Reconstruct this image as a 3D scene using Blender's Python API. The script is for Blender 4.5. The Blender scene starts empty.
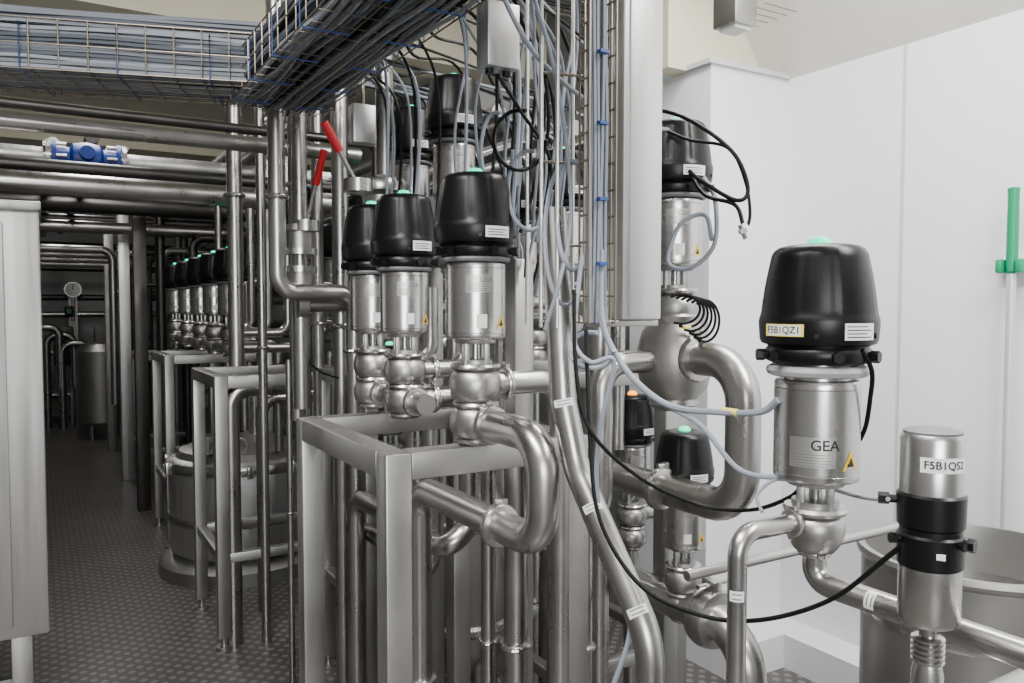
import bpy, bmesh, math, random
from mathutils import Vector, Matrix
random.seed(7)
rad=math.radians
scene=bpy.context.scene
# ------------------------------------------------------------------ camera
H=1.5; TH=rad(30.9); PT=rad(2.5); FPX=796.0
Cp=Vector((0,0,H))
Fw=Vector((math.sin(TH)*math.cos(PT),math.cos(TH)*math.cos(PT),-math.sin(PT)))
Rt=Vector((math.cos(TH),-math.sin(TH),0)); Up=Rt.cross(Fw)
cd=bpy.data.cameras.new("camera"); cam=bpy.data.objects.new("camera",cd)
scene.collection.objects.link(cam); scene.camera=cam
cd.sensor_width=36; cd.lens=FPX/1024*36; cd.clip_start=0.02
m=Matrix((Rt,Up,-Fw)).transposed().to_4x4(); m.translation=Cp; cam.matrix_world=m
# survey helpers: bearing measured in the photo + distance/plane -> room coordinates
def ray(px,py): return Fw+Rt*((px-512)/FPX)+Up*((341.5-py)/FPX)
def at(px,py,d): return Cp+ray(px,py)*d
def onx(px,py,X):
    r=ray(px,py); return Cp+r*(X/r.x)
def ony(px,py,Y):
    r=ray(px,py); return Cp+r*(Y/r.y)
V=Vector
# ------------------------------------------------------------------ materials
def mat(name,col,rough=.5,metal=0,bump=0,bscale=200,var=0,vscale=6,emit=None,es=0,spec=None,stretch=None,cv=.10):
    m=bpy.data.materials.new(name); m.use_nodes=True; nt=m.node_tree; b=nt.nodes["Principled BSDF"]
    b.inputs["Base Color"].default_value=(*col,1); b.inputs["Roughness"].default_value=rough; b.inputs["Metallic"].default_value=metal
    if spec is not None: b.inputs["Specular IOR Level"].default_value=spec
    tc=nt.nodes.new("ShaderNodeTexCoord")
    if var:
        n=nt.nodes.new("ShaderNodeTexNoise"); n.inputs["Scale"].default_value=vscale; n.inputs["Detail"].default_value=5
        src=tc.outputs["Object"]
        if stretch:
            mp=nt.nodes.new("ShaderNodeMapping"); mp.inputs["Scale"].default_value=stretch
            nt.links.new(src,mp.inputs[0]); src=mp.outputs[0]
        nt.links.new(src,n.inputs["Vector"])
        mr=nt.nodes.new("ShaderNodeMapRange"); mr.inputs[3].default_value=max(.03,rough-var); mr.inputs[4].default_value=rough+var
        mr.inputs[1].default_value=.3; mr.inputs[2].default_value=.7
        nt.links.new(n.outputs[0],mr.inputs[0]); nt.links.new(mr.outputs[0],b.inputs["Roughness"])
        mx=nt.nodes.new("ShaderNodeMix"); mx.data_type='RGBA'
        mx.inputs[6].default_value=(*[c*(1-cv) for c in col],1); mx.inputs[7].default_value=(*[min(1,c*(1+cv*.6)) for c in col],1)
        nt.links.new(n.outputs[0],mx.inputs[0]); nt.links.new(mx.outputs[2],b.inputs["Base Color"])
    if bump:
        n2=nt.nodes.new("ShaderNodeTexNoise"); n2.inputs["Scale"].default_value=bscale
        nt.links.new(tc.outputs["Object"],n2.inputs["Vector"])
        bp=nt.nodes.new("ShaderNodeBump"); bp.inputs["Strength"].default_value=bump; bp.inputs["Distance"].default_value=.002
        nt.links.new(n2.outputs[0],bp.inputs["Height"]); nt.links.new(bp.outputs[0],b.inputs["Normal"])
    if emit:
        b.inputs["Emission Color"].default_value=(*emit,1); b.inputs["Emission Strength"].default_value=es
    return m
STEEL=mat("stainless_tube",(.43,.42,.405),.31,1,var=.06,vscale=9)
POL=mat("stainless_polished",(.53,.52,.505),.27,1,var=.05,vscale=7)
CAST=mat("stainless_cast_body",(.41,.40,.385),.38,1,bump=.15,bscale=300,var=.06)
SAT=mat("stainless_satin",(.40,.395,.38),.44,1,var=.06,vscale=5)
PANEL=mat("stainless_panel",(.67,.665,.655),.42,1,var=.07,vscale=3,stretch=(14,14,.6),cv=.12)
DARKM=mat("dark_steel",(.10,.095,.09),.42,1,var=.1)  # darker steel tone with random variation
WIRE=mat("galvanised_wire",(.26,.225,.18),.42,.9)
BLK=mat("black_plastic",(.003,.003,.0032),.34,0,bump=.10,bscale=500,spec=.30)
BLK2=mat("black_rubber",(.004,.004,.004),.5,spec=.2)
GREYC=mat("grey_cable_jacket",(.22,.245,.28),.5)
GREYR=mat("grey_plastic",(.13,.135,.14),.5)
WHT=mat("white_label",(.72,.72,.70),.5)
YEL=mat("yellow_label",(.80,.66,.10),.5)
YELW=mat("warning_yellow",(.85,.55,.0),.5)
INK=mat("label_ink",(.01,.01,.01),.6)
RED=mat("red_grip",(.45,.004,.01),.4)
BLUE=mat("blue_paint",(.01,.04,.27),.4)
TIE=mat("blue_cable_tie",(.015,.05,.2),.5)
GRN=mat("green_plastic",(.0,.27,.12),.4)
LED=mat("status_led_green",(.0,.5,.3),.3,emit=(.0,.75,.38),es=2.6)
LEDO=mat("status_led_orange",(.8,.3,.03),.3,emit=(1,.3,.02),es=4)
ALU=mat("handle_aluminium",(.6,.62,.63),.35,.3)
WALL=mat("white_wall_panel",(.82,.835,.86),.42,0,var=.03,vscale=1.2,cv=.02)
CREAM=mat("cream_paint",(.74,.69,.53),.6,0,var=.05)
CEIL=mat("ceiling_paint",(.64,.62,.57),.7,0,var=.05)
JOINT=mat("panel_joint",(.55,.56,.58),.6)
FARW=mat("dimmed_wall",(.20,.20,.198),.7,0,var=.05)  # wall colour darkened: corridor dimness and dark steel reflections put into it
ENDW=mat("end_wall_paint",(.5,.5,.49),.7,0,var=.05)
FLR=bpy.data.materials.new("studded_floor_plate"); FLR.use_nodes=True
nt=FLR.node_tree; b=nt.nodes["Principled BSDF"]; tc=nt.nodes.new("ShaderNodeTexCoord")
def wave(rot):
    mp=nt.nodes.new("ShaderNodeMapping"); mp.inputs["Rotation"].default_value=(0,0,rad(rot))
    nt.links.new(tc.outputs["Object"],mp.inputs[0])
    w=nt.nodes.new("ShaderNodeTexWave"); w.inputs["Scale"].default_value=6.5
    nt.links.new(mp.outputs[0],w.inputs[0]); return w
w1=wave(45); w2=wave(-45)
mu=nt.nodes.new("ShaderNodeMath"); mu.operation='MULTIPLY'; nt.links.new(w1.outputs[1],mu.inputs[0]); nt.links.new(w2.outputs[1],mu.inputs[1])
cr=nt.nodes.new("ShaderNodeValToRGB"); cr.color_ramp.elements[0].position=.2; cr.color_ramp.elements[1].position=.6
cr.color_ramp.elements[0].color=(.13,.122,.118,1); cr.color_ramp.elements[1].color=(.30,.285,.275,1)
nt.links.new(mu.outputs[0],cr.inputs[0])
no=nt.nodes.new("ShaderNodeTexNoise"); no.inputs["Scale"].default_value=2.2; no.inputs["Detail"].default_value=6; nt.links.new(tc.outputs["Object"],no.inputs[0])
mx=nt.nodes.new("ShaderNodeMix"); mx.data_type='RGBA'; mx.blend_type='MULTIPLY'; mx.inputs[0].default_value=.45
nt.links.new(cr.outputs[0],mx.inputs[6]); nt.links.new(no.outputs[0],mx.inputs[7]); nt.links.new(mx.outputs[2],b.inputs["Base Color"])
bp=nt.nodes.new("ShaderNodeBump"); bp.inputs["Strength"].default_value=.6; bp.inputs["Distance"].default_value=.003
nt.links.new(cr.outputs[0],bp.inputs["Height"]); nt.links.new(bp.outputs[0],b.inputs["Normal"])
b.inputs["Roughness"].default_value=.36; b.inputs["Metallic"].default_value=.25

# ------------------------------------------------------------------ mesh builder
class MB:
    def __init__(s): s.v=[];s.f=[];s.mi=[];s.mats=[];s.M=Matrix.Identity(4)
    def add(s,vs,fs,mt):
        if mt not in s.mats: s.mats.append(mt)
        k=s.mats.index(mt); o=len(s.v)
        for q in vs: s.v.append(tuple(s.M@V(q)))
        for q in fs: s.f.append([i+o for i in q]); s.mi.append(k)
    def box(s,c,d,mt,bev=0,R=None):
        c=V(c)
        bm=bmesh.new(); bmesh.ops.create_cube(bm,size=1)
        for q in bm.verts: q.co=V((q.co.x*d[0],q.co.y*d[1],q.co.z*d[2]))
        if bev: bmesh.ops.bevel(bm,geom=bm.edges[:],offset=bev,segments=2,affect='EDGES',profile=.5)
        bm.verts.index_update()
        s.add([c+(R@q.co if R else q.co) for q in bm.verts],[[q.index for q in f.verts] for f in bm.faces],mt); bm.free()
    def rev(s,prof,mt,o=(0,0,0),ax=(0,0,1),n=32,ex=2.0,mod=None):
        o=V(o); ax=V(ax).normalized(); t=V((1,0,0)) if abs(ax.z)>.9 else V((0,0,1))
        a=(t-ax*t.dot(ax)).normalized(); bb=ax.cross(a)
        vs=[];fs=[]
        for (r,z) in prof:
            for i in range(n):
                th=2*math.pi*i/n; c,sn=math.cos(th),math.sin(th)
                k=1.0
                if mod: k*=mod(th,z)
                vs.append(o+a*(r*c*k)+bb*(r*sn*k)+ax*z)
        m_=len(prof)
        for j in range(m_-1):
            for i in range(n):
                i2=(i+1)%n; fs.append([j*n+i,j*n+i2,(j+1)*n+i2,(j+1)*n+i])
        fs.append([i for i in range(n)][::-1]); fs.append([(m_-1)*n+i for i in range(n)])
        s.add(vs,fs,mt)
    def cyl(s,p0,p1,r,mt,n=16,r2=None):
        p0=V(p0);p1=V(p1); L=(p1-p0).length
        s.rev([(r,0),(r if r2 is None else r2,L)],mt,p0,p1-p0,n)
    def tube(s,pts,r,mt,n=14):
        pts=[V(p) for p in pts]; P=[pts[0]]
        for p in pts[1:]:
            if (p-P[-1]).length>1e-5: P.append(p)
        if len(P)<2: return
        tg=[]
        for i in range(len(P)):
            if i==0: t=P[1]-P[0]
            elif i==len(P)-1: t=P[-1]-P[-2]
            else: t=(P[i+1]-P[i]).normalized()+(P[i]-P[i-1]).normalized()
            tg.append(t.normalized() if t.length>1e-8 else V((0,0,1)))
        up=V((0,0,1)) if abs(tg[0].z)<.9 else V((1,0,0))
        a=(up-tg[0]*up.dot(tg[0])).normalized(); vs=[];fs=[]
        for i,p in enumerate(P):
            a=a-tg[i]*a.dot(tg[i]); a.normalize(); bb=tg[i].cross(a)
            for k in range(n):
                th=2*math.pi*k/n; vs.append(p+a*(r*math.cos(th))+bb*(r*math.sin(th)))
        for j in range(len(P)-1):
            for k in range(n):
                k2=(k+1)%n; fs.append([j*n+k,j*n+k2,(j+1)*n+k2,(j+1)*n+k])
        fs.append(list(range(n))[::-1]); fs.append([(len(P)-1)*n+k for k in range(n)])
        s.add(vs,fs,mt)
    def pipe(s,pts,r,mt,bend=None,n=18):
        s.tube(fillet(pts,bend or r*2.2),r,mt,n)
    def cable(s,pts,r,mt,n=7,sub=8): s.tube(catmull(pts,sub),r,mt,n)
    def patch(s,r0,z0,r1,z1,t0,t1,mt,k=8):
        vs=[];fs=[]
        for i in range(k+1):
            t=t0+(t1-t0)*i/k
            vs.append((r0*math.sin(t),-r0*math.cos(t),z0)); vs.append((r1*math.sin(t),-r1*math.cos(t),z1))
        for i in range(k): fs.append([2*i,2*i+2,2*i+3,2*i+1])
        s.add(vs,fs,mt)
    def text(s,txt,size,r,tc_,zc,mt):
        c=bpy.data.curves.new("t",'FONT'); c.body=txt; c.size=size; c.align_x='CENTER'; c.align_y='CENTER'; c.offset=size*.015
        o=bpy.data.objects.new("t",c); scene.collection.objects.link(o)
        dg=bpy.context.evaluated_depsgraph_get(); me=bpy.data.meshes.new_from_object(o.evaluated_get(dg))
        vs=[];
        for q in me.vertices:
            t=tc_+q.co.x/r; vs.append((r*math.sin(t),-r*math.cos(t),zc+q.co.y))
        s.add(vs,[list(p.vertices) for p in me.polygons],mt)
        bpy.data.objects.remove(o); bpy.data.curves.remove(c); bpy.data.meshes.remove(me)
    def clamp(s,p,ax,r,mt=None):
        p=V(p); ax=V(ax).normalized(); mt=mt or POL
        w=r*.32
        s.rev([(r*1.0,-w),(r*1.32,-w*.8),(r*1.42,-w*.3),(r*1.42,w*.3),(r*1.32,w*.8),(r*1.0,w)],mt,p,ax,20)
        t=V((0,0,1)) if abs(ax.z)<.9 else V((-.5,-.86,0))
        q=p+t*r*1.5; sd=ax.cross(t).normalized()
        s.cyl(q-sd*r*.35,q+sd*r*.35,r*.16,POL,8); s.box(q+sd*r*.3,(r*.35,)*3,POL)
    def tag(s,p,ax,r,w):
        # small wrapped pipe label facing the aisle
        ax=V(ax).normalized(); p=V(p); t=(Cp-p); t=(t-ax*t.dot(ax)).normalized(); bb=ax.cross(t); R=r*1.012; vs=[];fs=[]
        for i in range(7):
            a=-.75+1.5*i/6; q=p+t*(R*math.cos(a))+bb*(R*math.sin(a)); vs+=[q-ax*w/2,q+ax*w/2]
        for i in range(6): fs.append([2*i,2*i+1,2*i+3,2*i+2])
        s.add(vs,fs,WHT)
        R=r*1.02
        for k in (-.25,.2):
            vs=[];fs=[]
            for i in range(7):
                a=-.5+1.0*i/6; q=p+t*(R*math.cos(a))+bb*(R*math.sin(a))+ax*w*k; vs+=[q-ax*w*.06,q+ax*w*.06]
            for i in range(0,6): fs.append([2*i,2*i+1,2*i+3,2*i+2])
            s.add(vs,fs,GREYR)
    def done(s,name,loc=None):
        me=bpy.data.meshes.new(name); me.from_pydata(s.v,[],s.f)
        for m_ in s.mats: me.materials.append(m_)
        me.polygons.foreach_set("material_index",s.mi)
        me.polygons.foreach_set("use_smooth",[True]*len(s.f)); me.update()
        me.set_sharp_from_angle(angle=rad(38))
        o=bpy.data.objects.new(name,me); scene.collection.objects.link(o); return o
def fillet(pts,R,k=8):
    q=[V(p) for p in pts]; pts=[q[0]]
    for p in q[1:]:
        if (p-pts[-1]).length>1e-5: pts.append(p)
    out=[pts[0]]
    for i in range(1,len(pts)-1):
        a=(pts[i-1]-pts[i]); b_=(pts[i+1]-pts[i]); la,lb=a.length,b_.length
        a.normalize(); b_.normalize(); ang=a.angle(b_)
        if ang>math.pi-.02: out.append(pts[i]); continue
        phi=math.pi-ang; t=min(R*math.tan(phi/2),la*.49,lb*.49); Re=t/math.tan(phi/2)
        c=pts[i]+(a+b_).normalized()*(Re/math.cos(phi/2))
        s0=pts[i]+a*t-c; s1=pts[i]+b_*t-c
        for j in range(k+1):
            u=j/k; out.append(c+(s0*math.sin((1-u)*phi)+s1*math.sin(u*phi))/math.sin(phi))
    out.append(pts[-1]); return out
def catmull(pts,sub=8):
    P=[V(p) for p in pts]; P=[P[0]*2-P[1]]+P+[P[-1]*2-P[-2]]; out=[]
    for i in range(1,len(P)-2):
        for j in range(sub):
            t=j/sub; p0,p1,p2,p3=P[i-1],P[i],P[i+1],P[i+2]
            out.append(.5*((2*p1)+(p2-p0)*t+(2*p0-5*p1+4*p2-p3)*t*t+(3*p1-p0-3*p2+p3)*t**3))
    out.append(P[-2]); return out
def one(name,fn):
    b=MB(); fn(b); return b.done(name)

# ------------------------------------------------------------------ room shell
def slab(name,x0,x1,y0,y1,z0,z1,mt):
    b=MB(); b.box(((x0+x1)/2,(y0+y1)/2,(z0+z1)/2),(x1-x0,y1-y0,z1-z0),mt); return b.done(name)
XR=2.8; YC=2.37; XP=2.35; CZ=3.05; YE=12.5; WT=2.475
slab("floor",-2.6,3.0,-2.6,YE+.1,-.1,0,FLR)
slab("ceiling",-2.6,3.0,-2.6,YE+.1,CZ,CZ+.1,CEIL)
slab("wall_right",XR,XR+.1,-2.5,YC+.2,0,WT,WALL)
slab("wall_pillar",XP,XR,YC,YC+.5,0,WT,WALL)
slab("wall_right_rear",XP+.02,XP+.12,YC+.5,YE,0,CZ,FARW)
slab("wall_upper_rear",XP-.12,XR+.1,YC+.12,YC+.22,WT,CZ,CREAM)
slab("wall_end",-2.6,3.0,YE,YE+.1,0,CZ,ENDW)
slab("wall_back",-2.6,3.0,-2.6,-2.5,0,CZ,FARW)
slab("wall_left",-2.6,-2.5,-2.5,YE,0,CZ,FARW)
# hygienic kerb at the foot of the cladding
slab("baseboard_right",XR-.16,XR,-2.5,YC,0,.14,WALL)
slab("baseboard_rear",XP,XR-.16,YC-.16,YC,0,.14,WALL)
def soff(b):
    vs=[(XR,-2.5,WT),(XR,YC+.2,WT),(XR-.35,YC+.12,CZ),(XR-.35,-2.5,CZ),(XR+.1,-2.5,WT),(XR+.1,YC+.2,WT),(XR+.1,YC+.12,CZ),(XR+.1,-2.5,CZ)]
    b.add(vs,[[0,1,2,3],[4,7,6,5],[0,4,5,1],[2,6,7,3],[1,5,6,2],[0,3,7,4]],CEIL)
one("ceiling_soffit",soff)
slab("trim_joint",XR-.004,XR,1.82,1.832,.14,WT,JOINT)
slab("trim_cap",XP-.02,XR,YC-.015,YC+.12,WT,WT+.02,JOINT)
slab("ceiling_beam",-2.5,XP+.02,3.6,3.85,2.7,CZ,CREAM)
slab("ceiling_beam",-2.5,XP+.02,7.0,7.25,2.75,CZ,CREAM)

# ------------------------------------------------------------------ process valve
def head_mod(th,z):
    # shallow vertical panel lines on an otherwise smooth dome
    if z<.40 or z>.955: return 1.0
    a=(math.degrees(th)+45)%90-45
    k=min(1,(z-.40)/.04,(.955-z)/.05)
    d=abs(abs(a)-17)
    g=max(0,1-(max(0,d-.8))/2.2)
    wide=1 if abs(a)<17 else .0
    return 1-(.018*g+.012*wide)*k
PLATE=mat("rating_plate",(.48,.47,.45),.36,.9)
CLAMPG=mat("hose_ring_grey",(.30,.30,.31),.4)
def valve(name,x,y,ztop,w,face,kind='double',hh=1.0,lab=None,led=True,ledm=None,gap=.05,cylh=.92,yk=.3,clutter=True):
    b=MB(); a=math.atan2(face[0],-face[1])
    b.M=Matrix.Translation((x,y,ztop))@Matrix.Rotation(a,4,'Z')@Matrix.Scale(w,4)
    hz=-hh
    def hp(t): return hz+t*hh
    # control head (black, tapered, two tiers)
    prof=[(.30,0),(.385,.0),(.43,.02),(.445,.05),(.445,.11),(.425,.135),(.42,.15),(.475,.17),(.49,.20),(.497,.30),(.50,.345),(.497,.375),(.488,.40)]
    prof+=[(.488-.072*t+.008*math.sin(t*math.pi),.40+.45*t) for t in (.06,.12,.3,.5,.7,.9,1)]
    prof+=[(.409,.885),(.398,.92),(.375,.952),(.335,.98),(.27,.995),(.18,1.0),(.05,1.0)]
    b.rev([(r,hz+z*hh) for r,z in prof],BLK,n=120,mod=lambda th,z:head_mod(th,(z-hz)/hh))
    b.rev([(.10,0),(.095,.04),(.07,.068),(.02,.078)],(ledm or LED) if led else GREYR,o=(0,0,-.004),n=16)
    # glands and screws on the skirt
    for t,L in ((-1.25,.1),(-.75,.08),(.35,.06),(1.15,.1)):
        d=V((math.sin(t),-math.cos(t),0)); p=d*.40+V((0,0,hp(.07)))
        b.cyl(p,p+d*L,.042,BLK,12); b.cyl(p+d*L*.6,p+d*(L+.03),.052,BLK,6)
    if clutter:
        for t in (-.02,1.15):
            d=V((math.sin(t),-math.cos(t),0)); p=d*.475+V((0,0,hp(.24))); b.cyl(p,p+d*.03,.022,BLK,8)
    # labels on the head
    if lab:
        b.patch(.5035,hp(.235),.5045,hp(.335),-.98,-.22,YEL); b.patch(.5045,hp(.242),.505,hp(.327),-.93,-.27,WHT)
        b.text(lab,.082,.506,-.60,hp(.285),INK)
        b.patch(.5035,hp(.21),.5045,hp(.345),.42,1.02,WHT)
        for i in range(4): b.patch(.506,hp(.23+.028*i),.506,hp(.238+.028*i),.46,.95-.1*(i%2),INK,4)
    else:
        b.patch(.5035,hp(.215),.5045,hp(.345),.1,.75,WHT)
        for i in range(3): b.patch(.506,hp(.24+.03*i),.506,hp(.25+.03*i),.16,.66-.1*(i%2),INK,4)
    z=hz
    # adapter + grey hose ring
    b.rev([(.28,z-gap-.005),(.28,z+.01)],POL,n=32)
    g=max(gap,.05)
    ring=[(.385*math.cos(t),.385*math.sin(t),z-g*.45) for t in [i*math.pi/14 for i in range(28)]]
    b.tube(ring+[ring[0]],.034 if gap<.1 else .05,GREYR if gap<.1 else CLAMPG,8)
    z-=gap
    # actuator cylinder
    R=.36
    b.rev([(.20,z-cylh),(R-.03,z-cylh),(R-.008,z-cylh+.012),(R,z-cylh+.03),(R,z-cylh+.07),(R-.006,z-cylh+.075),(R,z-cylh+.08),
           (R,z-.08),(R-.006,z-.075),(R,z-.07),(R,z-.03),(R-.012,z-.005),(R-.04,z),(.2,z)],POL,n=56)
    # plate label + warning triangle
    if lab:
        b.patch(R+.0045,z-cylh+.15,R+.0045,z-cylh+.41,-.62,.45,PLATE)
        b.text("GEA",.125,R+.006,.20,z-cylh+.34,INK)
        for i in range(5): b.patch(R+.006,z-cylh+.165+.024*i,R+.006,z-cylh+.170+.024*i,-.55,.25+.04*(i%3),GREYR,5)
    else:
        b.patch(R+.0045,z-cylh+.55,R+.0045,z-cylh+.76,-.45,.40,PLATE)
        b.text("GEA",.085,R+.006,.22,z-cylh+.70,GREYR)
        for i in range(4): b.patch(R+.006,z-cylh+.57+.026*i,R+.006,z-cylh+.576+.026*i,-.4,.2+.04*(i%3),GREYR,5)
        b.patch(R+.0045,z-cylh+.14,R+.0045,z-cylh+.30,-.1,.25,WHT)
    t0=.86; zc=z-cylh+.13
    rr=R+.006
    tri=[(t0-.24,zc),(t0+.24,zc),(t0,zc+.17)]; b.add([(rr*math.sin(t),-rr*math.cos(t),q) for t,q in tri],[[0,1,2]],YELW)
    rr=R+.0075; tri=[(t0-.10,zc+.03),(t0+.10,zc+.03),(t0,zc+.115)]; b.add([(rr*math.sin(t),-rr*math.cos(t),q) for t,q in tri],[[0,1,2]],INK)
    z-=cylh
    # yoke (lantern) with stem
    b.rev([(.24,z-.05),(.25,z-.03),(.25,z+.01)],SAT,n=24)
    b.cyl((0,0,z-yk),(0,0,z),.055,POL,12)
    for i in range(4):
        t=math.pi/4+i*math.pi/2; d=V((math.sin(t),math.cos(t),0))*.17
        b.box(d+V((0,0,z-yk/2)),(.07,.07,yk),SAT,.012)
    b.rev([(.2,z-yk-.01),(.2,z-yk+.05),(.12,z-yk+.06)],SAT,n=24)
    z-=yk
    if kind=='double':
        b.rev([(.24,z-.07),(.29,z-.06),(.31,z-.03),(.29,z-.0),(.24,z+.01)],POL,n=32)
        def ball(zt,h,r):
            return [(r*.62,zt-h),(r*.80,zt-h+.03),(r*.94,zt-h*.80),(r,zt-h*.6),(r,zt-h*.4),(r*.94,zt-h*.2),(r*.80,zt-.03),(r*.62,zt)]
        b.rev(ball(z-.05,.42,.315),CAST,n=36)
        b.rev([(.2,z-.53),(.27,z-.52),(.285,z-.49),(.27,z-.46),(.2,z-.45)],POL,n=32)
        b.rev(ball(z-.5,.40,.315),CAST,n=36)
        b.rev([(.12,z-.98),(.2,z-.97),(.24,z-.93),(.24,z-.90),(.2,z-.88)],POL,n=32)
        z1=z-.26; z2=z-.70; zb=z-.98
    elif kind=='single':
        b.rev([(.17,z-.075),(.26,z-.06),(.275,z-.03),(.26,z),(.17,z+.01)],POL,n=32)
        b.rev([(.10,z-.42),(.17,z-.40),(.215,z-.34),(.25,z-.25),(.255,z-.17),(.235,z-.10),(.18,z-.06)],CAST,n=36)
        z1=z-.12; z2=z-.42; zb=z-.42
    ob=b.done(name)
    return dict(x=x,y=y,z1=ztop+z1*w,z2=ztop+z2*w,zb=ztop+zb*w,w=w,o=ob)
def fc(x,y,off=0):
    a=math.atan2(-y,-x)+off; return (math.cos(a),math.sin(a))
VRx,VRy=1.06,.83
VR=valve("process_valve",VRx,VRy,1.597,.18,fc(VRx,VRy,rad(0)),'single',1.03,"F5B1QZ1",gap=.14,cylh=.88,yk=.24)
V1=valve("process_valve",.82,1.525,1.785,.18,(-.35,-.94),hh=1.0)
V2=valve("process_valve",.815,1.90,1.785,.172,(-.25,-.97),hh=1.08)
V3=valve("process_valve",.82,2.14,1.785,.172,(-.25,-.97),hh=1.08)
V4=valve("process_valve",1.10,2.18,2.19,.178,(-.45,-.9),hh=1.08)
V5=valve("process_valve",1.10,2.50,2.165,.172,(-.45,-.9),hh=1.05)
V8=valve("process_valve",1.44,1.575,1.978,.19,(-.6,-.8),hh=1.0)
V7=valve("process_valve",1.425,2.07,1.985,.18,(-.5,-.85))
V6=valve("process_valve",1.425,2.34,1.97,.18,(-.5,-.85))
V9=valve("process_valve",1.54,1.64,1.157,.165,(-.6,-.8),hh=1.0)
far=[]
for i,yy in enumerate((4.05,4.45,4.85,5.3,5.8)):
    far.append(valve("process_valve",.82,yy,1.785,.165,(-.2,-.98),clutter=False))
for (xx,yy,zz) in ((.98,3.35,2.0),(1.15,3.1,1.95),(1.25,3.75,1.9),(1.12,2.75,1.36),(1.62,2.55,1.80)):
    far.append(valve("process_valve",xx,yy,zz,.165,(-.3,-.95),clutter=False))
far.append(valve("process_valve",1.75,2.12,1.20,.165,(-.3,-.95),clutter=False,ledm=LEDO))

# ------------------------------------------------------------------ support frames
def frame(name,x0,x1,y0,y1,zt,t=.055,zl=.4):
    b=MB()
    for x in (x0,x1):
        for y in (y0,y1):
            b.box((x,y,(zt+.05)/2),(t,t,zt-.05),SAT,.005)
            b.cyl((x,y,.0),(x,y,.012),.035,SAT,16); b.cyl((x,y,.01),(x,y,.06),.012,POL,10)
    for z in (zt-t/2,zl):
        s_=1 if z>zl else .75
        for y in (y0,y1): b.box(((x0+x1)/2,y,z),(x1-x0-t*.98,t*s_,t*s_),SAT,.004)
        for x in (x0,x1): b.box((x,(y0+y1)/2,z),(t*s_,y1-y0-t*.98,t*s_),SAT,.004)
    return b.done(name)
frame("support_frame",.63,1.08,1.53,2.12,1.20,.058,.22)
frame("support_frame",.68,1.27,3.60,4.15,1.20,.055,.40)
frame("support_frame",.70,1.30,5.3,5.9,1.20,.055,.40)
frame("support_frame",1.36,1.85,2.0,2.5,1.30,.05,.35)
frame("support_frame",.75,1.3,7.2,8.0,1.1,.05,.3)
frame("support_frame",1.02,1.55,2.7,3.2,1.25,.05,.4)
def postf(b):
    for (x,y,zt) in ((1.05,1.72,1.62),(1.10,2.34,1.75),(1.60,1.78,1.45)):
        b.box((x,y,zt/2),(.055,.055,zt),SAT,.005); b.box((x,y,.006),(.12,.12,.012),SAT)
one("support_post",postf)

# ------------------------------------------------------------------ main pipes
def P(fn,name="process_pipe"): return one(name,fn)
def u1(b):
    x=V1['x']; z=V1['z2']
    y0=1.525-.05; b.clamp((x,y0-.02,z),(0,1,0),.03)
    b.pipe([(x,y0,z),(x,1.255,z),(x,1.255,1.045),(x,1.83,1.045),(x,1.83,.0)],.033,STEEL,bend=.075,n=24)
    b.clamp((x,1.42,1.045),(0,1,0),.033)
    b.clamp((x,1.83,.55),(0,0,1),.033)
P(u1)
def r1(b):
    z=V1['z1']; b.pipe([(V1['x']+.04,1.525,z),(1.045,1.525,z),(1.045,1.525,.0)],.026,STEEL,bend=.06)
    b.clamp((V1['x']+.075,1.525,z),(1,0,0),.026)
P(r1)
def r23(b):
    for v,xe in ((V2,1.0),(V3,1.0)):
        for z,r in ((v['z1'],.024),(v['z2'],.028)):
            b.pipe([(v['x']+.03,v['y'],z),(xe,v['y'],z),(xe,v['y'],z-.3 if r>.025 else z+.22)],r,STEEL,bend=.06)
            b.clamp((v['x']+.08,v['y'],z),(1,0,0),r)
        b.pipe([(v['x'],v['y']+.02,v['z2']),(v['x'],v['y']-.13,v['z2'])],.026,STEEL)
        b.clamp((v['x'],v['y']-.07,v['z2']),(0,1,0),.026)
P(r23)
def r2low(b):
    b.pipe([(1.0,1.9,V2['z2']-.29),(1.0,1.9,.9),(.93,1.9,.85),(.93,2.6,.85),(.93,2.6,0)],.03,STEEL,bend=.07)
    b.pipe([(1.0,2.14,V3['z2']-.29),(1.0,2.14,.7),(1.0,3.0,.7),(1.0,3.0,1.2)],.028,STEEL,bend=.07)
P(r2low)
def u8(b):
    x=V8['x']; z=1.368
    b.clamp((x,1.49,z),(0,1,0),.043)
    b.pipe([(x,1.56,z),(x,1.335,z),(x,1.335,1.01),(x,2.05,1.01),(x,2.05,.0)],.042,STEEL,bend=.10,n=26)
    b.clamp((x,1.62,1.01),(0,1,0),.042)
P(u8)
def big8(b):
    b.rev([(.05,-.13),(.065,-.115),(.062,-.10),(.085,-.075),(.096,-.03),(.096,.03),(.085,.075),(.062,.10),(.065,.115),(.055,.125)],CAST,o=(V8['x'],1.575,1.36),n=40)
    b.pipe([(V8['x'],1.575,1.36),(1.2,1.575,1.36),(1.2,1.575,1.0),(1.2,1.75,.9),(1.2,1.75,0)],.03,STEEL,bend=.07)
P(big8)
def diag(b):
    p0=at(553,210,1.56); p1=at(563,400,1.52); p2=at(577,470,1.50); p3=at(650,640,1.36); p4=V((p3.x,p3.y,.0))
    b.pipe([p0,p1,p2,p3,p4],.0255,STEEL,bend=.14,n=24)
    d=(p3-p2).normalized()
    for t in (.25,.85): b.tag(p2.lerp(p3,t),d,.0258,.016)
    b.tag(p1.lerp(p2,.05),(p2-p1),.0258,.014)
P(diag)
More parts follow.
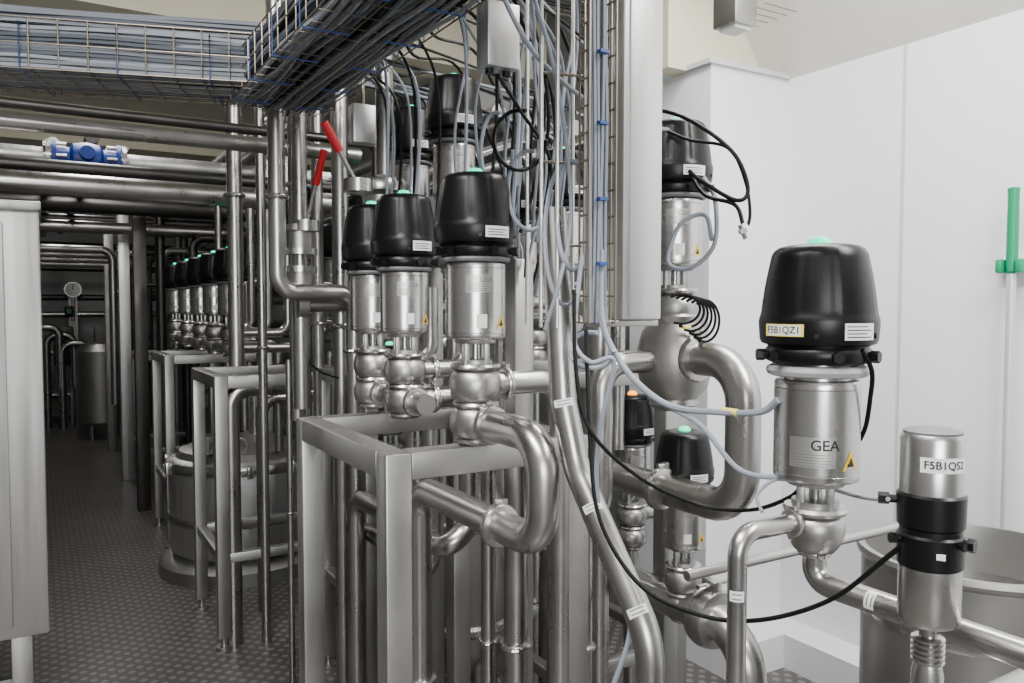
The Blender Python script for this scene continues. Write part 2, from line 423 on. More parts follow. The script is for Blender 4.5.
def vr_p(b):
    z=VR['z1']; x=VRx
    b.pipe([(x-.02,VRy,z),(.887,VRy,z),(.887,VRy,0)],.0145,STEEL,bend=.035)
    b.clamp((x-.055,VRy,z),(1,0,0),.0155)
    b.tag((.887,VRy,z-.09),(0,0,1),.0147,.016)
    b.pipe([(x,VRy,VR['z2']+.01),(x,VRy,1.062),(x,-.6,1.062),(x,-.6,0)],.0185,STEEL,bend=.05,n=22)
    b.tag((x,.72,1.062),(0,1,0),.0187,.016)
    b.clamp((x,VRy,VR['z2']),(0,0,1),.0185)
    b.pipe([(.90,.95,1.062),(1.60,.95,1.062)],.0085,STEEL)
P(vr_p)
def v9p(b):
    x=V9['x']; z=.665
    b.pipe([(x,2.3,0),(x,2.3,z),(x,1.40,z),(x,1.40,0)],.047,STEEL,bend=.12,n=26)
    b.cyl((x,V9['y'],z),(x,V9['y'],V9['zb']+.03),.03,STEEL,20)
    b.rev([(.047,-.03),(.075,-.028),(.08,-.01),(.08,.01),(.075,.028),(.047,.03)],POL,(x,1.53,z),(0,1,0),32)
    b.rev([(.06,-.004),(.0805,.0),(.06,.004)],DARKM,(x,1.53,z),(0,1,0),32)
    b.box((x,1.53,z+.09),(.03,.05,.03),POL,.004); b.cyl((x-.05,1.53,z+.092),(x+.05,1.53,z+.092),.007,POL,8)
P(v9p)
def mids(b):
    for v in (V4,V5,V7,V6):
        b.pipe([(v['x'],v['y'],v['zb']+.02),(v['x'],v['y'],.0)],.026,STEEL)
        b.clamp((v['x'],v['y'],v['zb']-.02),(0,0,1),.026)
        b.pipe([(v['x']-.02,v['y'],v['z1']),(v['x']+.22,v['y'],v['z1']),(v['x']+.22,v['y'],v['z1']-.5)],.024,STEEL,bend=.06)
    b.pipe([(V4['x'],V4['y']-.02,V4['z2']),(V4['x'],2.6,V4['z2'])],.024,STEEL)
    b.pipe([(V7['x'],2.0,V7['z2']),(V7['x'],2.5,V7['z2']),(V7['x'],2.5,.9),(V7['x'],3.6,.9)],.03,STEEL,bend=.08)
P(mids)
def far_p(b):
    for v in far[:5]:
        b.pipe([(.84,v['y'],v['z1']),(1.1,v['y'],v['z1']),(1.1,v['y'],2.3)],.024,STEEL,bend=.06,n=12)
        b.pipe([(.84,v['y'],v['z2']),(1.15,v['y'],v['z2']),(1.15,v['y'],.7)],.026,STEEL,bend=.06,n=12)
    b.pipe([(.82,3.95,far[0]['z2']),(.82,6.0,far[0]['z2'])],.026,STEEL,n=12)
    for v in far[5:]:
        b.pipe([(v['x'],v['y'],v['zb']+.02),(v['x'],v['y'],0)],.026,STEEL,n=12)
        b.pipe([(v['x']-.02,v['y'],v['z1']),(v['x']+.15,v['y'],v['z1']),(v['x']+.15,v['y'],v['z1']-.4)],.024,STEEL,bend=.06,n=12)
P(far_p)
def sb(b):
    p=at(278,292,2.62); q=ony(354,292,p.y)
    b.pipe([(p.x,p.y,2.6),(p.x,p.y,p.z),(q.x,p.y,p.z-.0),(q.x,p.y,p.z-.23)],.028,STEEL,bend=.06,n=22)
    b.clamp((p.x,p.y,1.86),(0,0,1),.028); b.clamp((q.x,p.y,p.z-.2),(0,0,1),.028)
    b.pipe([(q.x,p.y,p.z-.22),(q.x,p.y,0)],.026,STEEL)
P(sb)
def verts(b):
    for px,d,r,zt,zb in ((297,2.8,.027,2.6,1.1),(236,3.35,.032,2.55,1.25),(341,2.9,.03,2.6,.0),(386,2.45,.028,2.6,1.90),
                         (262,3.5,.02,2.4,0),(318,3.3,.024,2.6,0),(288,3.0,.012,1.3,0),(516,1.95,.030,1.2,0),(488,2.1,.02,1.1,0),
                         (600,2.3,.03,1.5,0),(585,2.0,.022,1.15,0),(455,2.9,.03,1.6,0)):
        p=at(px,306,d); b.pipe([(p.x,p.y,zt),(p.x,p.y,zb)],r,STEEL)
        b.clamp((p.x,p.y,zb+(zt-zb)*.55),(0,0,1),r)
P(verts)
def dk(b):
    p=at(231,420,3.5); b.pipe([(p.x+.3,p.y,1.14),(p.x,p.y,1.14),(p.x,p.y,.0)],.038,STEEL,bend=.08)
    p=at(262,420,3.9); b.pipe([(p.x+.3,p.y,1.05),(p.x,p.y,1.05),(p.x,p.y,.0)],.03,STEEL,bend=.08)
P(dk)
def ballv(b):
    # small hand valve with black lever below the manifold
    x,y,z=.93,2.05,.85
    b.clamp((x,y,z),(0,1,0),.034); b.clamp((x,y+.10,z),(0,1,0),.034); b.cyl((x,y,z),(x,y+.1,z),.04,CAST,18)
    b.cyl((x,y+.05,z),(x-.07,y+.05,z),.012,POL,10); b.cyl((x-.07,y+.05,z+.01),(x-.08,y+.03,z-.14),.010,BLK,10)
P(ballv,"hand_valve")
# overhead pipes on the left
def oh(b):
    b.pipe([(-1.2,3.0,2.09),(1.1,3.0,2.09)],.029,STEEL)
    b.pipe([(-1.2,3.08,2.16),(1.2,3.08,2.16),(1.2,3.08,1.2)],.018,DARKM)
    b.pipe([(-1.2,4.0,2.03),(1.5,4.0,2.03)],.05,STEEL)
    b.pipe([(-1.2,4.15,2.13),(1.5,4.15,2.13)],.03,DARKM)
    b.pipe([(-1.2,5.6,2.28),(1.6,5.6,2.28)],.05,DARKM)
    b.pipe([(-1.2,6.2,2.2),(1.6,6.2,2.2)],.06,DARKM)
    b.pipe([(-1.2,7.4,2.15),(1.6,7.4,2.15)],.05,STEEL)
    b.pipe([(-1.2,7.8,2.25),(1.6,7.8,2.25)],.04,DARKM)
    for i in range(4):
        y=8.2+i*.35; x=.62+i*.13
        b.pipe([(-1.2,y,2.02-.03*i),(x,y,2.02-.03*i),(x,y,.6+.1*i)],.035,STEEL,bend=.1)
    b.pipe([(.1,4.8,2.35),(.1,11,2.35)],.03,STEEL); b.pipe([(.28,4.8,2.4),(.28,11,2.4)],.035,DARKM)
    b.pipe([(.95,3.0,2.35),(.95,11,2.35)],.03,STEEL); b.pipe([(1.2,3.0,2.45),(1.2,11,2.45)],.04,STEEL)
    for x,r in ((1.5,.03),(1.65,.04),(1.85,.03),(2.05,.035)): b.pipe([(x,2.6,2.3-.05*x),(x,11,2.3-.05*x)],r,STEEL)
P(oh,"overhead_pipe_run")
def bluev(b):
    y=4.6; z=2.245; 
    b.pipe([(-1.2,y,z),(1.5,y,z)],.045,PANEL)
    x0,x1=.10,.38
    b.cyl((x0,y,z),(x1,y,z),.055,BLUE)
    b.rev([(.05,-.08),(.075,-.06),(.085,0),(.075,.06),(.05,.08)],BLUE,((x0+x1)/2,y,z),(1,0,0),24)
    for x in (x0-.005,x1+.005,x0-.03,x1+.03): b.cyl((x-.01,y,z),(x+.01,y,z),.085,BLUE if x0-.02<x<x1+.02 else POL,24)
    for k in range(6):
        t=k*math.pi/3; c=V((0,math.cos(t)*.072,math.sin(t)*.072))
        for x in (x0,x1): b.cyl(V((x-.05,y,z))+c,V((x+.05,y,z))+c,.008,POL,6)
    b.cyl((.24,y,z),(.24,y-.11,z+.02),.035,BLUE,16)
P(bluev,"shutoff_valve")
# corridor clutter: rear pipe racks
def rear(b):
    random.seed(3)
    for i in range(22):
        y=6.1+random.random()*5.4; x=.75+random.random()*.8
        zt=random.choice((1.2,1.7,2.1,2.4)); r=random.choice((.02,.03,.04))
        b.pipe([(x,y,0),(x,y,zt),(x+.5,y,zt)],r,STEEL if i%2 else DARKM,bend=.1,n=12)
    for (x,y,m_) in ((.66,6.4,DARKM),(.66,7.6,PANEL),(.66,9.2,SAT)):
        b.box((x,y,1.15),(.09,.09,2.3),m_,.006)
    for i in range(5):
        y=11.2+.2*(i%2); x=-.05+.16*i
        b.pipe([(x,y,0),(x,y,1.25-.1*i),(x+.3,y,1.25-.1*i),(x+.3,y,.5)],.045,STEEL,bend=.12,n=14)
    for z in (.35,.9,1.4,1.62,2.0,2.3): b.pipe([(-.6,11.9,z),(2.1,11.9,z)],.04,STEEL if z<1.5 else DARKM,n=12)
    for i in range(10):
        x=1.4+.05*i; y=2.75+.35*i; b.pipe([(x,y,0),(x,y,1.2+.15*(i%4)),(x+.25,y,1.2+.15*(i%4))],.032,STEEL,bend=.08,n=12)
    for z in (.5,.75,1.0,1.28,1.55,1.8): b.pipe([(1.75+.1*(z%.3),2.6,z),(1.75,10,z)],.035,STEEL,n=12)
    for (x,y) in ((.3,11.6),(.75,11.5),(1.1,10.8)): b.box((x,y,1.0),(.22,.12,.5),DARKM,.01); b.box((x,y,.375),(.06,.06,.75),SAT)
P(rear,"rear_pipe_rack")
def gauge(b):
    o=V((.42,11.7,1.72)); b.cyl(o,o+V((0,-.05,0)),.10,POL,28); b.cyl(o+V((0,-.05,0)),o+V((0,-.055,0)),.085,WHT,28)
    b.box(o+V((0,-.06,.03)),(.01,.004,.07),INK); b.cyl(o,o-V((0,0,.4)),.02,POL,12)
    b.box(o+V((-.05,-.03,-.28)),(.10,.08,.14),BLK,.01); b.box(o+V((-.05,-.075,-.28)),(.05,.01,.05),GRN)
    b.box(o+V((0,.1,-.9)),(.1,.1,1.65),SAT)
one("pressure_gauge",gauge)

# ------------------------------------------------------------------ tanks
def tank(b):
    o=(1.02,4.78,0); R=.40
    b.rev([(R-.05,.10),(R-.01,.13),(R,.16),(R,.60),(R-.01,.64),(R-.05,.66)],PANEL,o,n=56)
    b.rev([(R+.012,.585),(R+.018,.60),(R+.018,.625),(R+.012,.64)],POL,o,n=56)
    b.rev([(R-.04,.655),(R-.06,.69),(R-.18,.735),(.1,.75),(.03,.752)],SAT,o,n=56)
    b.rev([(R+.004,.30),(R+.01,.31),(R+.01,.33),(R+.004,.34)],POL,o,n=56)
    b.rev([(R+.06,0),(R+.06,.07),(R+.03,.09),(R-.04,.11)],SAT,o,n=56)
    for k in range(10):
        t=k*math.pi/5+.2; d=V((math.cos(t),math.sin(t),0)); p=V(o)+d*(R+.02)+V((0,0,.61)); b.box(p,(.03,.03,.07),POL,.005)
    b.cyl((.79,4.55,.70),(.79,4.55,.80),.05,POL,20); b.rev([(.07,0),(.07,.02)],POL,(.79,4.55,.78),(0,0,1),20)
    b.cyl((1.1,4.8,.74),(1.1,4.8,1.0),.03,POL,16)
    b.tube([(.90,4.45,.70)]+[(.93+.05*math.sin(t),4.45,.74+.05*math.cos(t)) for t in (-1.5,-.8,0,.8,1.5)]+[(.96,4.45,.70)],.008,POL,8)
one("storage_tank",tank)
def tank2(b):
    ox,oy=.62,10.2
    b.rev([(.2,.15),(.25,.2),(.25,1.0),(.18,1.08),(.05,1.1)],SAT,(ox,oy,0),n=40)
    for k in range(3):
        t=k*2.09; b.cyl((ox+.2*math.cos(t),oy+.2*math.sin(t),0),(ox+.2*math.cos(t),oy+.2*math.sin(t),.25),.02,SAT,10)
one("storage_tank",tank2)
def tank3(b):
    o=(1.80,.98,0); R=.235
    b.rev([(.05,.25),(R*.6,.27),(R,.36),(R,.93),(R+.008,.935),(R+.012,.945),(R+.008,.955),(R-.006,.955),(R-.008,.94),(R-.008,.38),(R*.5,.30),(.02,.29)],SAT,o,n=64)
    b.rev([(R+.002,.80),(R+.006,.81),(R+.006,.83),(R+.002,.84)],POL,o,n=64)
    for k in range(4):
        t=k*math.pi/2+.6; x=o[0]+.19*math.cos(t); y=o[1]+.19*math.sin(t); b.cyl((x,y,0),(x,y,.36),.02,SAT,12)
one("open_vessel",tank3)
def tank4(b):
    o=(1.26,2.45,0); R=.17
    b.rev([(.1,.25),(R*.8,.28),(R,.36),(R,.80),(R*.8,.88),(.05,.92)],SAT,o,n=48)
    for z in (.4,.75): b.rev([(R+.002,z),(R+.01,z+.01),(R+.01,z+.03),(R+.002,z+.04)],POL,o,n=48)
    for k in range(3):
        t=k*2.09+.5; b.cyl((o[0]+.13*math.cos(t),o[1]+.13*math.sin(t),0),(o[0]+.13*math.cos(t),o[1]+.13*math.sin(t),.33),.018,SAT,10)
one("storage_tank",tank4)

# ------------------------------------------------------------------ conductivity sensor
def sensor(b):
    x,y=.975,.588; f=fc(x,y); a=math.atan2(f[0],-f[1]); k=.0378
    b.M=Matrix.Translation((x,y,0))@Matrix.Rotation(a,4,'Z')
    zt=1.340
    b.rev([(k,zt-.075),(k,zt-.006),(k-.003,zt)],POL,n=40)
    b.rev([(k-.004,zt-.002),(k-.003,zt+.003),(k-.012,zt+.006),(.01,zt+.007)],GREYR,n=40)
    b.patch(k+.0005,zt-.045,k+.0005,zt-.026,-.35,1.2,WHT); b.text("F5B1QS2",.0135,k+.001,.42,zt-.0355,INK)
    b.rev([(k-.002,zt-.17),(k+.001,zt-.168),(k+.002,zt-.13),(k-.001,zt-.127),(k-.001,zt-.12),(k+.002,zt-.117),(k+.003,zt-.078),(k-.001,zt-.074)],BLK,n=40)
    for t,L,r in ((-1.45,.026,.008),(-1.1,.016,.007),(1.25,.016,.009),(.95,.012,.006)):
        for dz in ((-.088,) if t==-1.45 else (-.135,)):
            d=V((math.sin(t),-math.cos(t),0)); p=d*(k-.002)+V((0,0,zt+dz)); b.cyl(p,p+d*L*.6,r*.7,BLK,14); b.cyl(p+d*L*.5,p+d*L,r,BLK,6)
    b.box((.012,-k-.001,zt-.148),(.010,.003,.007),WHT)
    b.rev([(.012,zt-.246),(k-.006,zt-.244),(k-.001,zt-.236),(k-.001,zt-.17)],POL,n=40)
    b.rev([(.011,zt-.275),(.011,zt-.243)],POL,n=20)
    zz=zt-.262
    pr=[]
    for i in range(5): pr+=[(.016,zz-i*.007),(.020,zz-.002-i*.007),(.020,zz-.005-i*.007),(.016,zz-.007-i*.007)]
    b.rev(pr[::-1],POL,n=28)
    b.rev([(.019,zt-.41),(.019,zt-.31),(.016,zt-.295)],POL,n=28)
    b.M=Matrix.Identity(4)
    zc=1.340-.385
    b.pipe([(x,y,zc),(1.45,y,zc),(1.45,y,0)],.02,STEEL,bend=.05); b.pipe([(x,y,zc+.02),(x,y,0)],.02,STEEL)
one("conductivity_sensor",sensor)

# ------------------------------------------------------------------ left cabinet
def cab(b):
    x0,x1,y0,y1,z0,z1=-1.15,.018,2.9,3.5,.46,1.80
    b.box(((x0+x1)/2,(y0+y1)/2,(z0+z1)/2),(x1-x0,y1-y0,z1-z0),PANEL,.008)
    b.box(((x0+x1)/2,(y0+y1)/2-.01,z1+.012),(x1-x0+.01,y1-y0+.02,.028),PANEL,.006)
    b.box((-.58,y0-.004,(z0+z1)/2),(1.0,.010,z1-z0-.08),PANEL,.004)
    b.box((-.14,y0-.02,1.15),(.02,.03,.12),POL,.004)
    for x in (x0+.06,-.06):
        for y in (y0+.06,y1-.06):
            b.box((x,y,.24),(.06,.06,.46),SAT,.004); b.cyl((x,y,0),(x,y,.02),.045,SAT,16)
    b.box(((x0+x1)/2-.02,y0+.06,.30),(x1-x0-.1,.04,.04),SAT)
one("control_cabinet",cab)

# ------------------------------------------------------------------ cable trays
TRC=mat("tray_cable_jacket",(.16,.175,.20),.45)
TRC2=mat("tray_cable_jacket_light",(.25,.27,.30),.45)
TRC3=mat("tray_cable_jacket_dark",(.07,.08,.10),.45)
def tray(b,p0,p1,side,w,h,cables,up=V((0,0,1)),step=.075,ncol=GREYC,ties=True,rc=.0055,seed=1,jit=.004,darkf=.06,rw=.0024):
    rnd=random.Random(seed)
    p0=V(p0);p1=V(p1); L=(p1-p0).length; d=(p1-p0).normalized(); side=V(side).normalized()
    for i in range(6):
        o=side*(w*i/5); b.tube([p0+o,p1+o],rw,WIRE,6)
    for sx in (0,w):
        for hh in (h*.5,h): b.tube([p0+side*sx+up*hh,p1+side*sx+up*hh],rw,WIRE,6)
    n=int(L/step)
    for i in range(n+1):
        c=p0+d*(i*step); b.tube([c+up*h,c,c+side*w,c+side*w+up*h],rw,WIRE,5)
    cols=max(1,int((w-.012)/(2*rc+.0005)))
    k=0
    cm=[ncol]+([TRC2,TRC3] if ncol is TRC else [ncol,ncol])
    for layer in range(14):
        for c in range(cols):
            if k>=cables: break
            y=.008+(c+.5)*(w-.016)/cols; z=rc+.004+layer*rc*1.9
            pts=[]; m_=int(L/.22)+2
            for j in range(m_): pts.append(p0+d*(L*j/(m_-1))+side*(min(w-.006,max(.006,y+rnd.uniform(-jit,jit))))+up*(z+rnd.uniform(-.003,.003)))
            b.cable(pts,rc*rnd.uniform(.8,1.02),BLK2 if rnd.random()<darkf else rnd.choice(cm),5,3); k+=1
    if ties:
        i=.1
        while i<L:
            c=p0+d*i; hz=h*.9
            b.tube([c+side*(w*.4)+up*(-.003),c+side*(-.003)+up*(-.003),c+side*(-.003)+up*hz,c+side*w*.3+up*hz],.0022,TIE,5)
            b.tube([c+side*(w*.7)+up*(-.003),c+side*(w+.003)+up*(-.003),c+side*(w+.003)+up*hz,c+side*w*.8+up*hz],.0022,TIE,5); i+=.23
pA=at(318,112,2.47); pB=at(0,95,2.27)
dirA=(pB-pA); dirA.z=0; dirA.normalize(); zt=2.10
sideA=V((-dirA.y,dirA.x,0)); 
if sideA.y>0: sideA=-sideA
A0=V((pA.x,pA.y,zt+.012))-dirA*.05; A1=A0+dirA*2.2
def t1(b):
    tray(b,A0,A1,sideA,.27,.13,300,seed=2,rc=.006,ncol=TRC,step=.07,darkf=.02,rw=.002,jit=.007)
    c=A0+dirA*2.0; b.box(c+sideA*.135+V((0,0,-.02)),(.04,.34,.03),SAT)
    for k in (0,.27): b.cyl(c+sideA*(k*1.08-.01)+V((0,0,-.02)),c+sideA*(k*1.08-.01)+V((0,0,CZ-zt)),.005,WIRE,8)
one("cable_tray",t1)
def t2(b):
    tray(b,(.50,2.50,zt),(.50,-.4,zt),(1,0,0),.27,.11,200,seed=5,rc=.006,ncol=TRC,jit=.010,darkf=.16,rw=.002)
    b.box((.635,-.1,zt-.02),(.36,.04,.03),SAT)
    for x in (.475,.80): b.cyl((x,-.1,zt-.02),(x,-.1,CZ),.005,WIRE,8)
    rnd=random.Random(9)
    for i in range(12):
        x=.66+.012*i; pts=[V((x+rnd.uniform(-.02,.02),y,zt+.12+rnd.uniform(-.01,.02))) for y in (2.4,1.9,1.4,.9,.4,-.3)]
        b.cable(pts,.006,BLK2 if i%2 else GREYC,6,6)
one("cable_tray",t2)
def t2b(b):
    tray(b,(.80,1.62,2.26),(1.28,1.62,2.26),(0,1,0),.12,.05,16,seed=15,rc=.005,darkf=.4,ties=False)
    b.cyl((1.15,1.62,2.26),(1.15,1.62,CZ),.004,WIRE,8)
one("cable_tray",t2b)
def t3(b):
    p=at(594,306,1.50); x,y=p.x,p.y
    w=.062; pb=V((x-.026,y+.012,1.47)); pt=V((x-.026,y+.012,CZ))
    tray(b,pb,pt,V((1,0,0)),w,.03,10,up=V((0,-1,0)),step=.05,ties=False,seed=8,rc=.004)
    for z in (1.58,1.7,1.84,1.97,2.1): b.box((x+.005,y-.018,z),(.02,.012,.006),TIE)
one("cable_ladder",t3)
def rods(b):
    for px,d in ((541,1.55),(557,1.5),(572,1.7),(527,1.8)):
        p=at(px,306,d); b.cyl((p.x,p.y,1.46),(p.x,p.y,CZ),.0042,PANEL,8)
    p=at(541,306,1.55)
    for z in (1.47,1.62,1.78,1.95,2.1): b.cyl((p.x,p.y,z),(p.x+.12,p.y-.03,z),.003,WIRE,6)
one("hanger_rods",rods)
def trunk(b):
    p=at(634,306,1.56)
    b.box((p.x,p.y,(1.475+CZ)/2),(.096,.05,CZ-1.475),PANEL,.004)
    b.box((p.x,p.y-.027,(1.475+CZ)/2),(.070,.004,CZ-1.475-.01),PANEL,.001)
    b.box((p.x-.02,p.y+.01,1.468),(.14,.05,.012),SAT,.002)
one("cable_trunking",trunk)
def jb(b):
    p=at(498,38,1.62); b.box(p,(.075,.05,.13),PANEL,.004); b.cyl(p,(p.x,p.y,CZ),.005,WIRE,8)
    for s_ in (-.02,.02): b.cyl(p+V((s_,0,-.065)),p+V((s_,0,-.075)),.009,BLK,12)
    p2=at(363,125,2.5); b.box(p2,(.08,.05,.12),PANEL,.004); b.cyl(p2,(p2.x,p2.y,CZ),.006,WIRE,8)
one("junction_box",jb)
def lampb(b):
    p=at(735,8,2.6); b.box(p,(.10,.10,.13),SAT,.005); b.box(p-V((0,0,.07)),(.07,.07,.012),WHT); b.cyl(p,(p.x,p.y,CZ),.012,SAT,12)
    for k in range(5): b.cyl(p+V((.05,-.08+.04*k,-.0)),p+V((.2,-.08+.04*k,.0)),.002,WIRE,6)
one("ceiling_bracket",lampb)

# ------------------------------------------------------------------ red lever butterfly valves
def lever(b,px0,py0,px1,py1,d):
    p1=at(px1,py1,d); p0=at(px0,py0,d-.08)
    b.cyl(p1,p0,.007,POL,10); q=p1.lerp(p0,.55); b.tube([q,p0],.0125,RED,10)
    b.rev([(.03,-.02),(.045,-.018),(.045,.018),(.03,.02)],POL,p1,(0,0,1),20)
def lv(b):
    lever(b,324,122,358,186,2.3)
    p=at(380,187,2.45); b.rev([(.03,-.02),(.085,-.018),(.09,0),(.085,.018),(.03,.02)],POL,p,(0,0,1),36)
    b.rev([(.05,-.07),(.055,-.03),(.07,-.02)],CAST,p,(0,0,1),28)
    b.pipe([p,(p.x,p.y,1.4)],.028,STEEL)
    b.cyl(at(358,187,2.3),p,.016,POL,12)
one("butterfly_valve",lv)
def lv2(b):
    lever(b,324,150,306,226,2.7)
    p=at(300,240,2.72)
    for dz in (-.04,.04): b.rev([(.03,-.012),(.058,-.01),(.058,.01),(.03,.012)],POL,p+V((0,0,dz)),(0,0,1),28)
    b.rev([(.045,-.03),(.045,.03)],CAST,p,(0,0,1),28)
    b.rev([(.045,-.03),(.045,.03)],CAST,p-V((0,0,.14)),(0,0,1),28)
    b.rev([(.03,-.012),(.058,-.01),(.058,.01),(.03,.012)],POL,p-V((0,0,.1)),(0,0,1),28)
    b.pipe([(p.x,p.y,2.5),(p.x,p.y,1.15)],.026,STEEL)
    b.rev([(.03,-.02),(.05,-.018),(.05,.018),(.03,.02)],CAST,p-V((0,0,.22)),(1,0,0),28)
    b.cyl(p-V((0,0,.22)),p+V((.2,0,-.22)),.026,STEEL,16)
one("butterfly_valve",lv2)

# ------------------------------------------------------------------ squeegee handle on wall
def broom(b):
    X=XR-.075
    p=onx(1014,187,X); x,y,zt_=p
    zb=onx(1006,545,X).z
    b.rev([(.008,0),(.016,.008),(.018,.03),(.017,.26),(.019,.275),(.012,.28)],GRN,(x,y,zt_-.28),(0,0,1),20)
    b.cyl((x,y,zb-.2),(x,y,zt_-.28),.0145,ALU,18)
    b.box((x,y,zb-.22),(.05,.45,.05),GRN,.008); b.box((x,y,zb-.265),(.012,.46,.05),BLK2)
    z=onx(1010,266,X).z
    b.box((XR-.016,y,z),(.024,.14,.05),WHT,.003)
    for s_ in (-.05,.05): b.box((XR-.06,y+s_*.62,z),(.08,.022,.045),GRN,.006)
one("squeegee",broom)

# ------------------------------------------------------------------ loose cables
def C(name,pts,r,mt,sub=10):
    b=MB(); b.cable([at(*p) for p in pts],r,mt,8,sub); return b.done(name)
C("signal_cable",[(598,300,1.5),(606,335,1.48),(630,375,1.45),(668,405,1.4),(715,412,1.34),(760,412,1.28),(778,400,1.25)],.0058,GREYC)
C("signal_cable",[(602,250,1.5),(603,320,1.48),(620,362,1.46),(655,398,1.42),(700,425,1.36),(740,470,1.3),(790,478,1.26),(800,482,1.25)],.0045,GREYC)
C("signal_cable",[(590,200,1.5),(578,290,1.47),(574,340,1.44),(590,362,1.42),(614,362,1.42),(600,430,1.44),(598,500,1.45),(622,580,1.42),(630,630,1.4),(612,690,1.4)],.0045,GREYC)
C("signal_cable",[(574,290,1.46),(576,370,1.42),(590,430,1.4),(640,478,1.42),(700,505,1.45),(750,510,1.4),(790,497,1.32),(805,480,1.3)],.0036,BLK2)
C("signal_cable",[(586,330,1.45),(590,440,1.40),(600,520,1.36),(640,585,1.3),(700,615,1.24),(760,620,1.2),(830,600,1.12),(890,555,1.03),(908,540,1.01)],.0036,BLK2)
C("signal_cable",[(862,350,1.19),(872,372,1.20),(870,400,1.22),(866,425,1.24),(860,440,1.25)],.0036,BLK2)
C("signal_cable",[(762,512,1.25),(757,495,1.27),(775,480,1.27),(800,482,1.25)],.0028,GREYC)
C("signal_cable",[(828,488,1.25),(860,497,1.24),(885,500,1.1),(888,499,1.02)],.003,GREYC)
C("signal_cable",[(640,110,2.0),(668,112,1.97),(700,126,1.9),(735,155,1.85),(748,190,1.85),(735,200,1.85),(700,180,1.9),(690,172,1.95),(705,195,1.9),(735,205,1.85),(744,228,1.83)],.005,BLK2)
C("signal_cable",[(665,130,1.98),(690,140,1.95),(728,148,1.9),(745,180,1.86),(750,215,1.84),(744,234,1.83)],.004,BLK2)
C("signal_cable",[(704,178,1.95),(715,200,1.9),(714,245,1.9),(690,268,1.92),(668,262,1.95),(680,225,1.95),(705,215,1.93),(712,240,1.9)],.0058,GREYC)
def plug(b):
    p=at(742,224,1.83); q=at(748,238,1.83); b.cyl(p,q,.011,PANEL,12); b.cyl(p.lerp(q,.3),p.lerp(q,.6),.015,WHT,6)
    p=at(722,411,1.335); q=at(738,413,1.31); b.cyl(p,q,.0066,YEL,12)
one("cable_plug",plug)
def coil(b):
    c=at(705,315,2.0)
    for i in range(6):
        R_=.036+.002*i; pts=[c+V((Rt.x*R_*math.cos(t)-.012*i,Rt.y*R_*math.cos(t)+.004*i,(.052-.003*i)*math.sin(t)+.006*i-.015)) for t in [-2.0+k*.42 for k in range(11)]]
        b.cable(pts,.0034,BLK2,6,4)
    b.cyl(c-V((.05,0,.03)),c-V((.09,.02,.03)),.004,YEL,6)
one("cable_coil",coil)
rnd=random.Random(21)
def fallc(b):
    heads=[V1,V2,V3,V7,V6,V5]
    tops=[1.785,1.785,1.785,1.985,1.97,2.165]
    for v,zt_ in zip(heads,tops):
        for k in range(4):
            t=rnd.uniform(.2,1.5)
            s0=V((.55+rnd.uniform(.1,.22),v['y']+rnd.uniform(-.1,.25),2.12))
            e=V((v['x'],v['y'],zt_-.16))+V((math.cos(t)*.08,math.sin(t)*.08,0))
            out=V((v['x'],v['y'],0))+V((math.cos(t)*.14,math.sin(t)*.14,0))
            b.cable([s0,s0+V((.05,.02,.12)),V((out.x,out.y,max(zt_+.08,2.12))),V((out.x,out.y,zt_-.05)),e],.0042 if k else .0052,GREYC if k%2==0 else BLK2,6,8)
    # festoon from the tray down into the manifold behind the rods
    for i in range(24):
        y0=rnd.uniform(1.3,1.8); x1=rnd.uniform(1.0,1.36); y1=max(1.62,y0+rnd.uniform(-.1,.3)); zz=rnd.uniform(2.14,2.4)
        zl=rnd.uniform(1.45,1.8)
        b.cable([V((.74,y0,2.2)),V((.84,y0+.02,2.24+rnd.uniform(-.03,.12))),V(((.86+x1)/2,(y0+y1)/2,zz)),V((x1,y1,zz-.12)),V((x1+rnd.uniform(-.06,.06),y1+.02,(zz+zl)/2-.05)),V((x1+rnd.uniform(-.03,.03),y1+.05,zl))],rnd.choice((.004,.005,.006)),GREYC if i%3 else BLK2,6,8)
    # black power leads draped from the tray edge across the upper row
    for i in range(7):
        y0=1.35+.14*i; b.cable([V((.76,y0,2.21)),V((.86,y0+.05,2.32)),V((1.0,y0+.2,2.36-.02*i)),V((1.2,y0+.3,2.28)),V((1.36,y0+.35,2.05)),V((1.42,y0+.3,1.85))],.0048,BLK2,6,8)
one("cable_bundle",fallc)
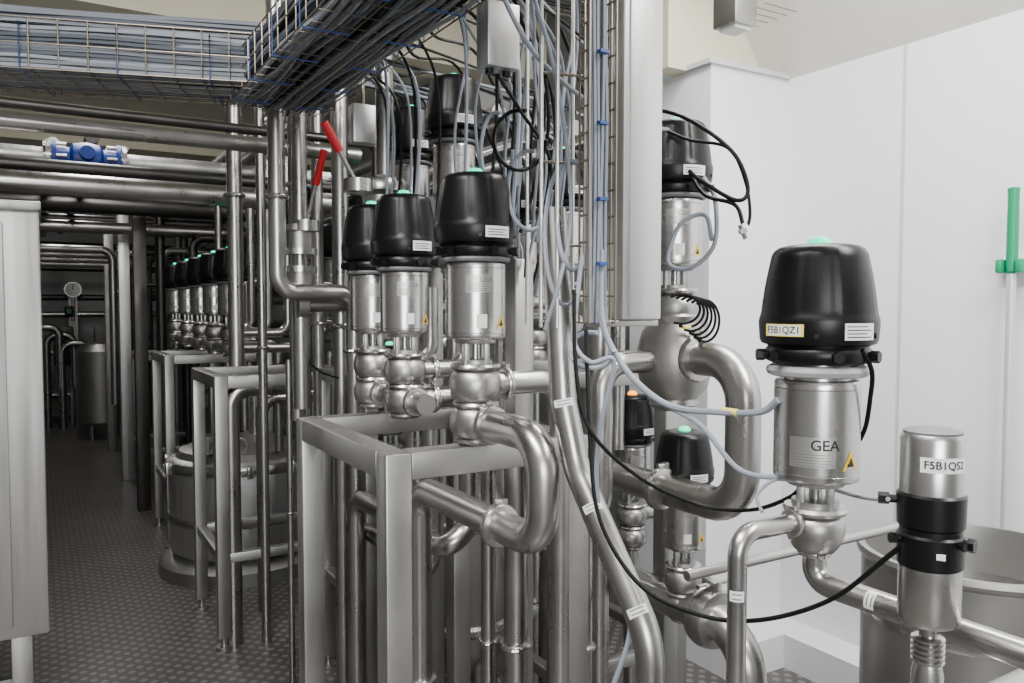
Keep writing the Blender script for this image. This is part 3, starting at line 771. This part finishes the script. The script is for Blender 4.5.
def loops(b):
    for (px,py,rx,ry,d,m_) in ((530,190,22,40,1.7,GREYC),(573,215,16,55,1.5,GREYC),(565,235,20,70,1.52,GREYC),(497,150,16,38,1.75,GREYC),(592,350,22,18,1.45,GREYC),(520,140,26,30,1.72,BLK2)):
        pts=[at(px+rx*math.cos(t),py+ry*math.sin(t),d+.02*math.sin(2*t)) for t in [k*.55 for k in range(10)]]
        b.cable(pts,.0045,m_,7,5)
one("cable_loops",loops)
C("signal_cable",[(528,-40,1.5),(535,0,1.5),(552,60,1.5),(566,140,1.5),(571,220,1.5),(560,280,1.48),(545,330,1.5)],.004,GREYC)
C("signal_cable",[(498,-30,1.5),(505,0,1.5),(540,60,1.55),(600,110,1.7),(640,125,1.9),(668,130,1.98)],.005,GREYC)
C("signal_cable",[(498,75,1.6),(520,110,1.7),(550,160,1.8),(548,220,1.8)],.004,BLK2)
C("signal_cable",[(296,330,2.9),(300,350,2.8),(318,370,2.75),(338,378,2.7)],.004,BLK2)

# ------------------------------------------------------------------ lights
def area(name,loc,rot,sx,sy,e,col=(1,.985,.965)):
    l=bpy.data.lights.new(name,'AREA'); l.shape='RECTANGLE'; l.size=sx; l.size_y=sy; l.energy=e; l.color=col
    o=bpy.data.objects.new(name,l); o.location=loc; o.rotation_euler=rot; scene.collection.objects.link(o); return o
area("ceiling_light",(1.8,-.2,CZ-.03),(0,0,0),.35,1.6,100)
area("ceiling_light",(-.3,.6,CZ-.03),(0,0,0),.35,1.6,105)
area("ceiling_light",(1.9,1.5,CZ-.03),(0,0,0),.3,1.2,48)
area("ceiling_light",(.3,5.0,CZ-.03),(0,0,0),.25,1.5,30)
area("ceiling_light",(.3,8.8,CZ-.03),(0,0,0),.25,1.5,24)
area("ceiling_light",(1.9,4.5,CZ-.03),(0,0,0),.25,1.5,12)
# added fill light behind the camera for the cabinet, not a real window
area("cabinet_fill_light",(-.9,-2.3,1.8),(rad(84),0,rad(-18)),1.6,1.5,120,(.98,.99,1))
w=bpy.data.worlds.new("world"); scene.world=w; w.use_nodes=True
w.node_tree.nodes["Background"].inputs[0].default_value=(.8,.85,.9,1); w.node_tree.nodes["Background"].inputs[1].default_value=.3
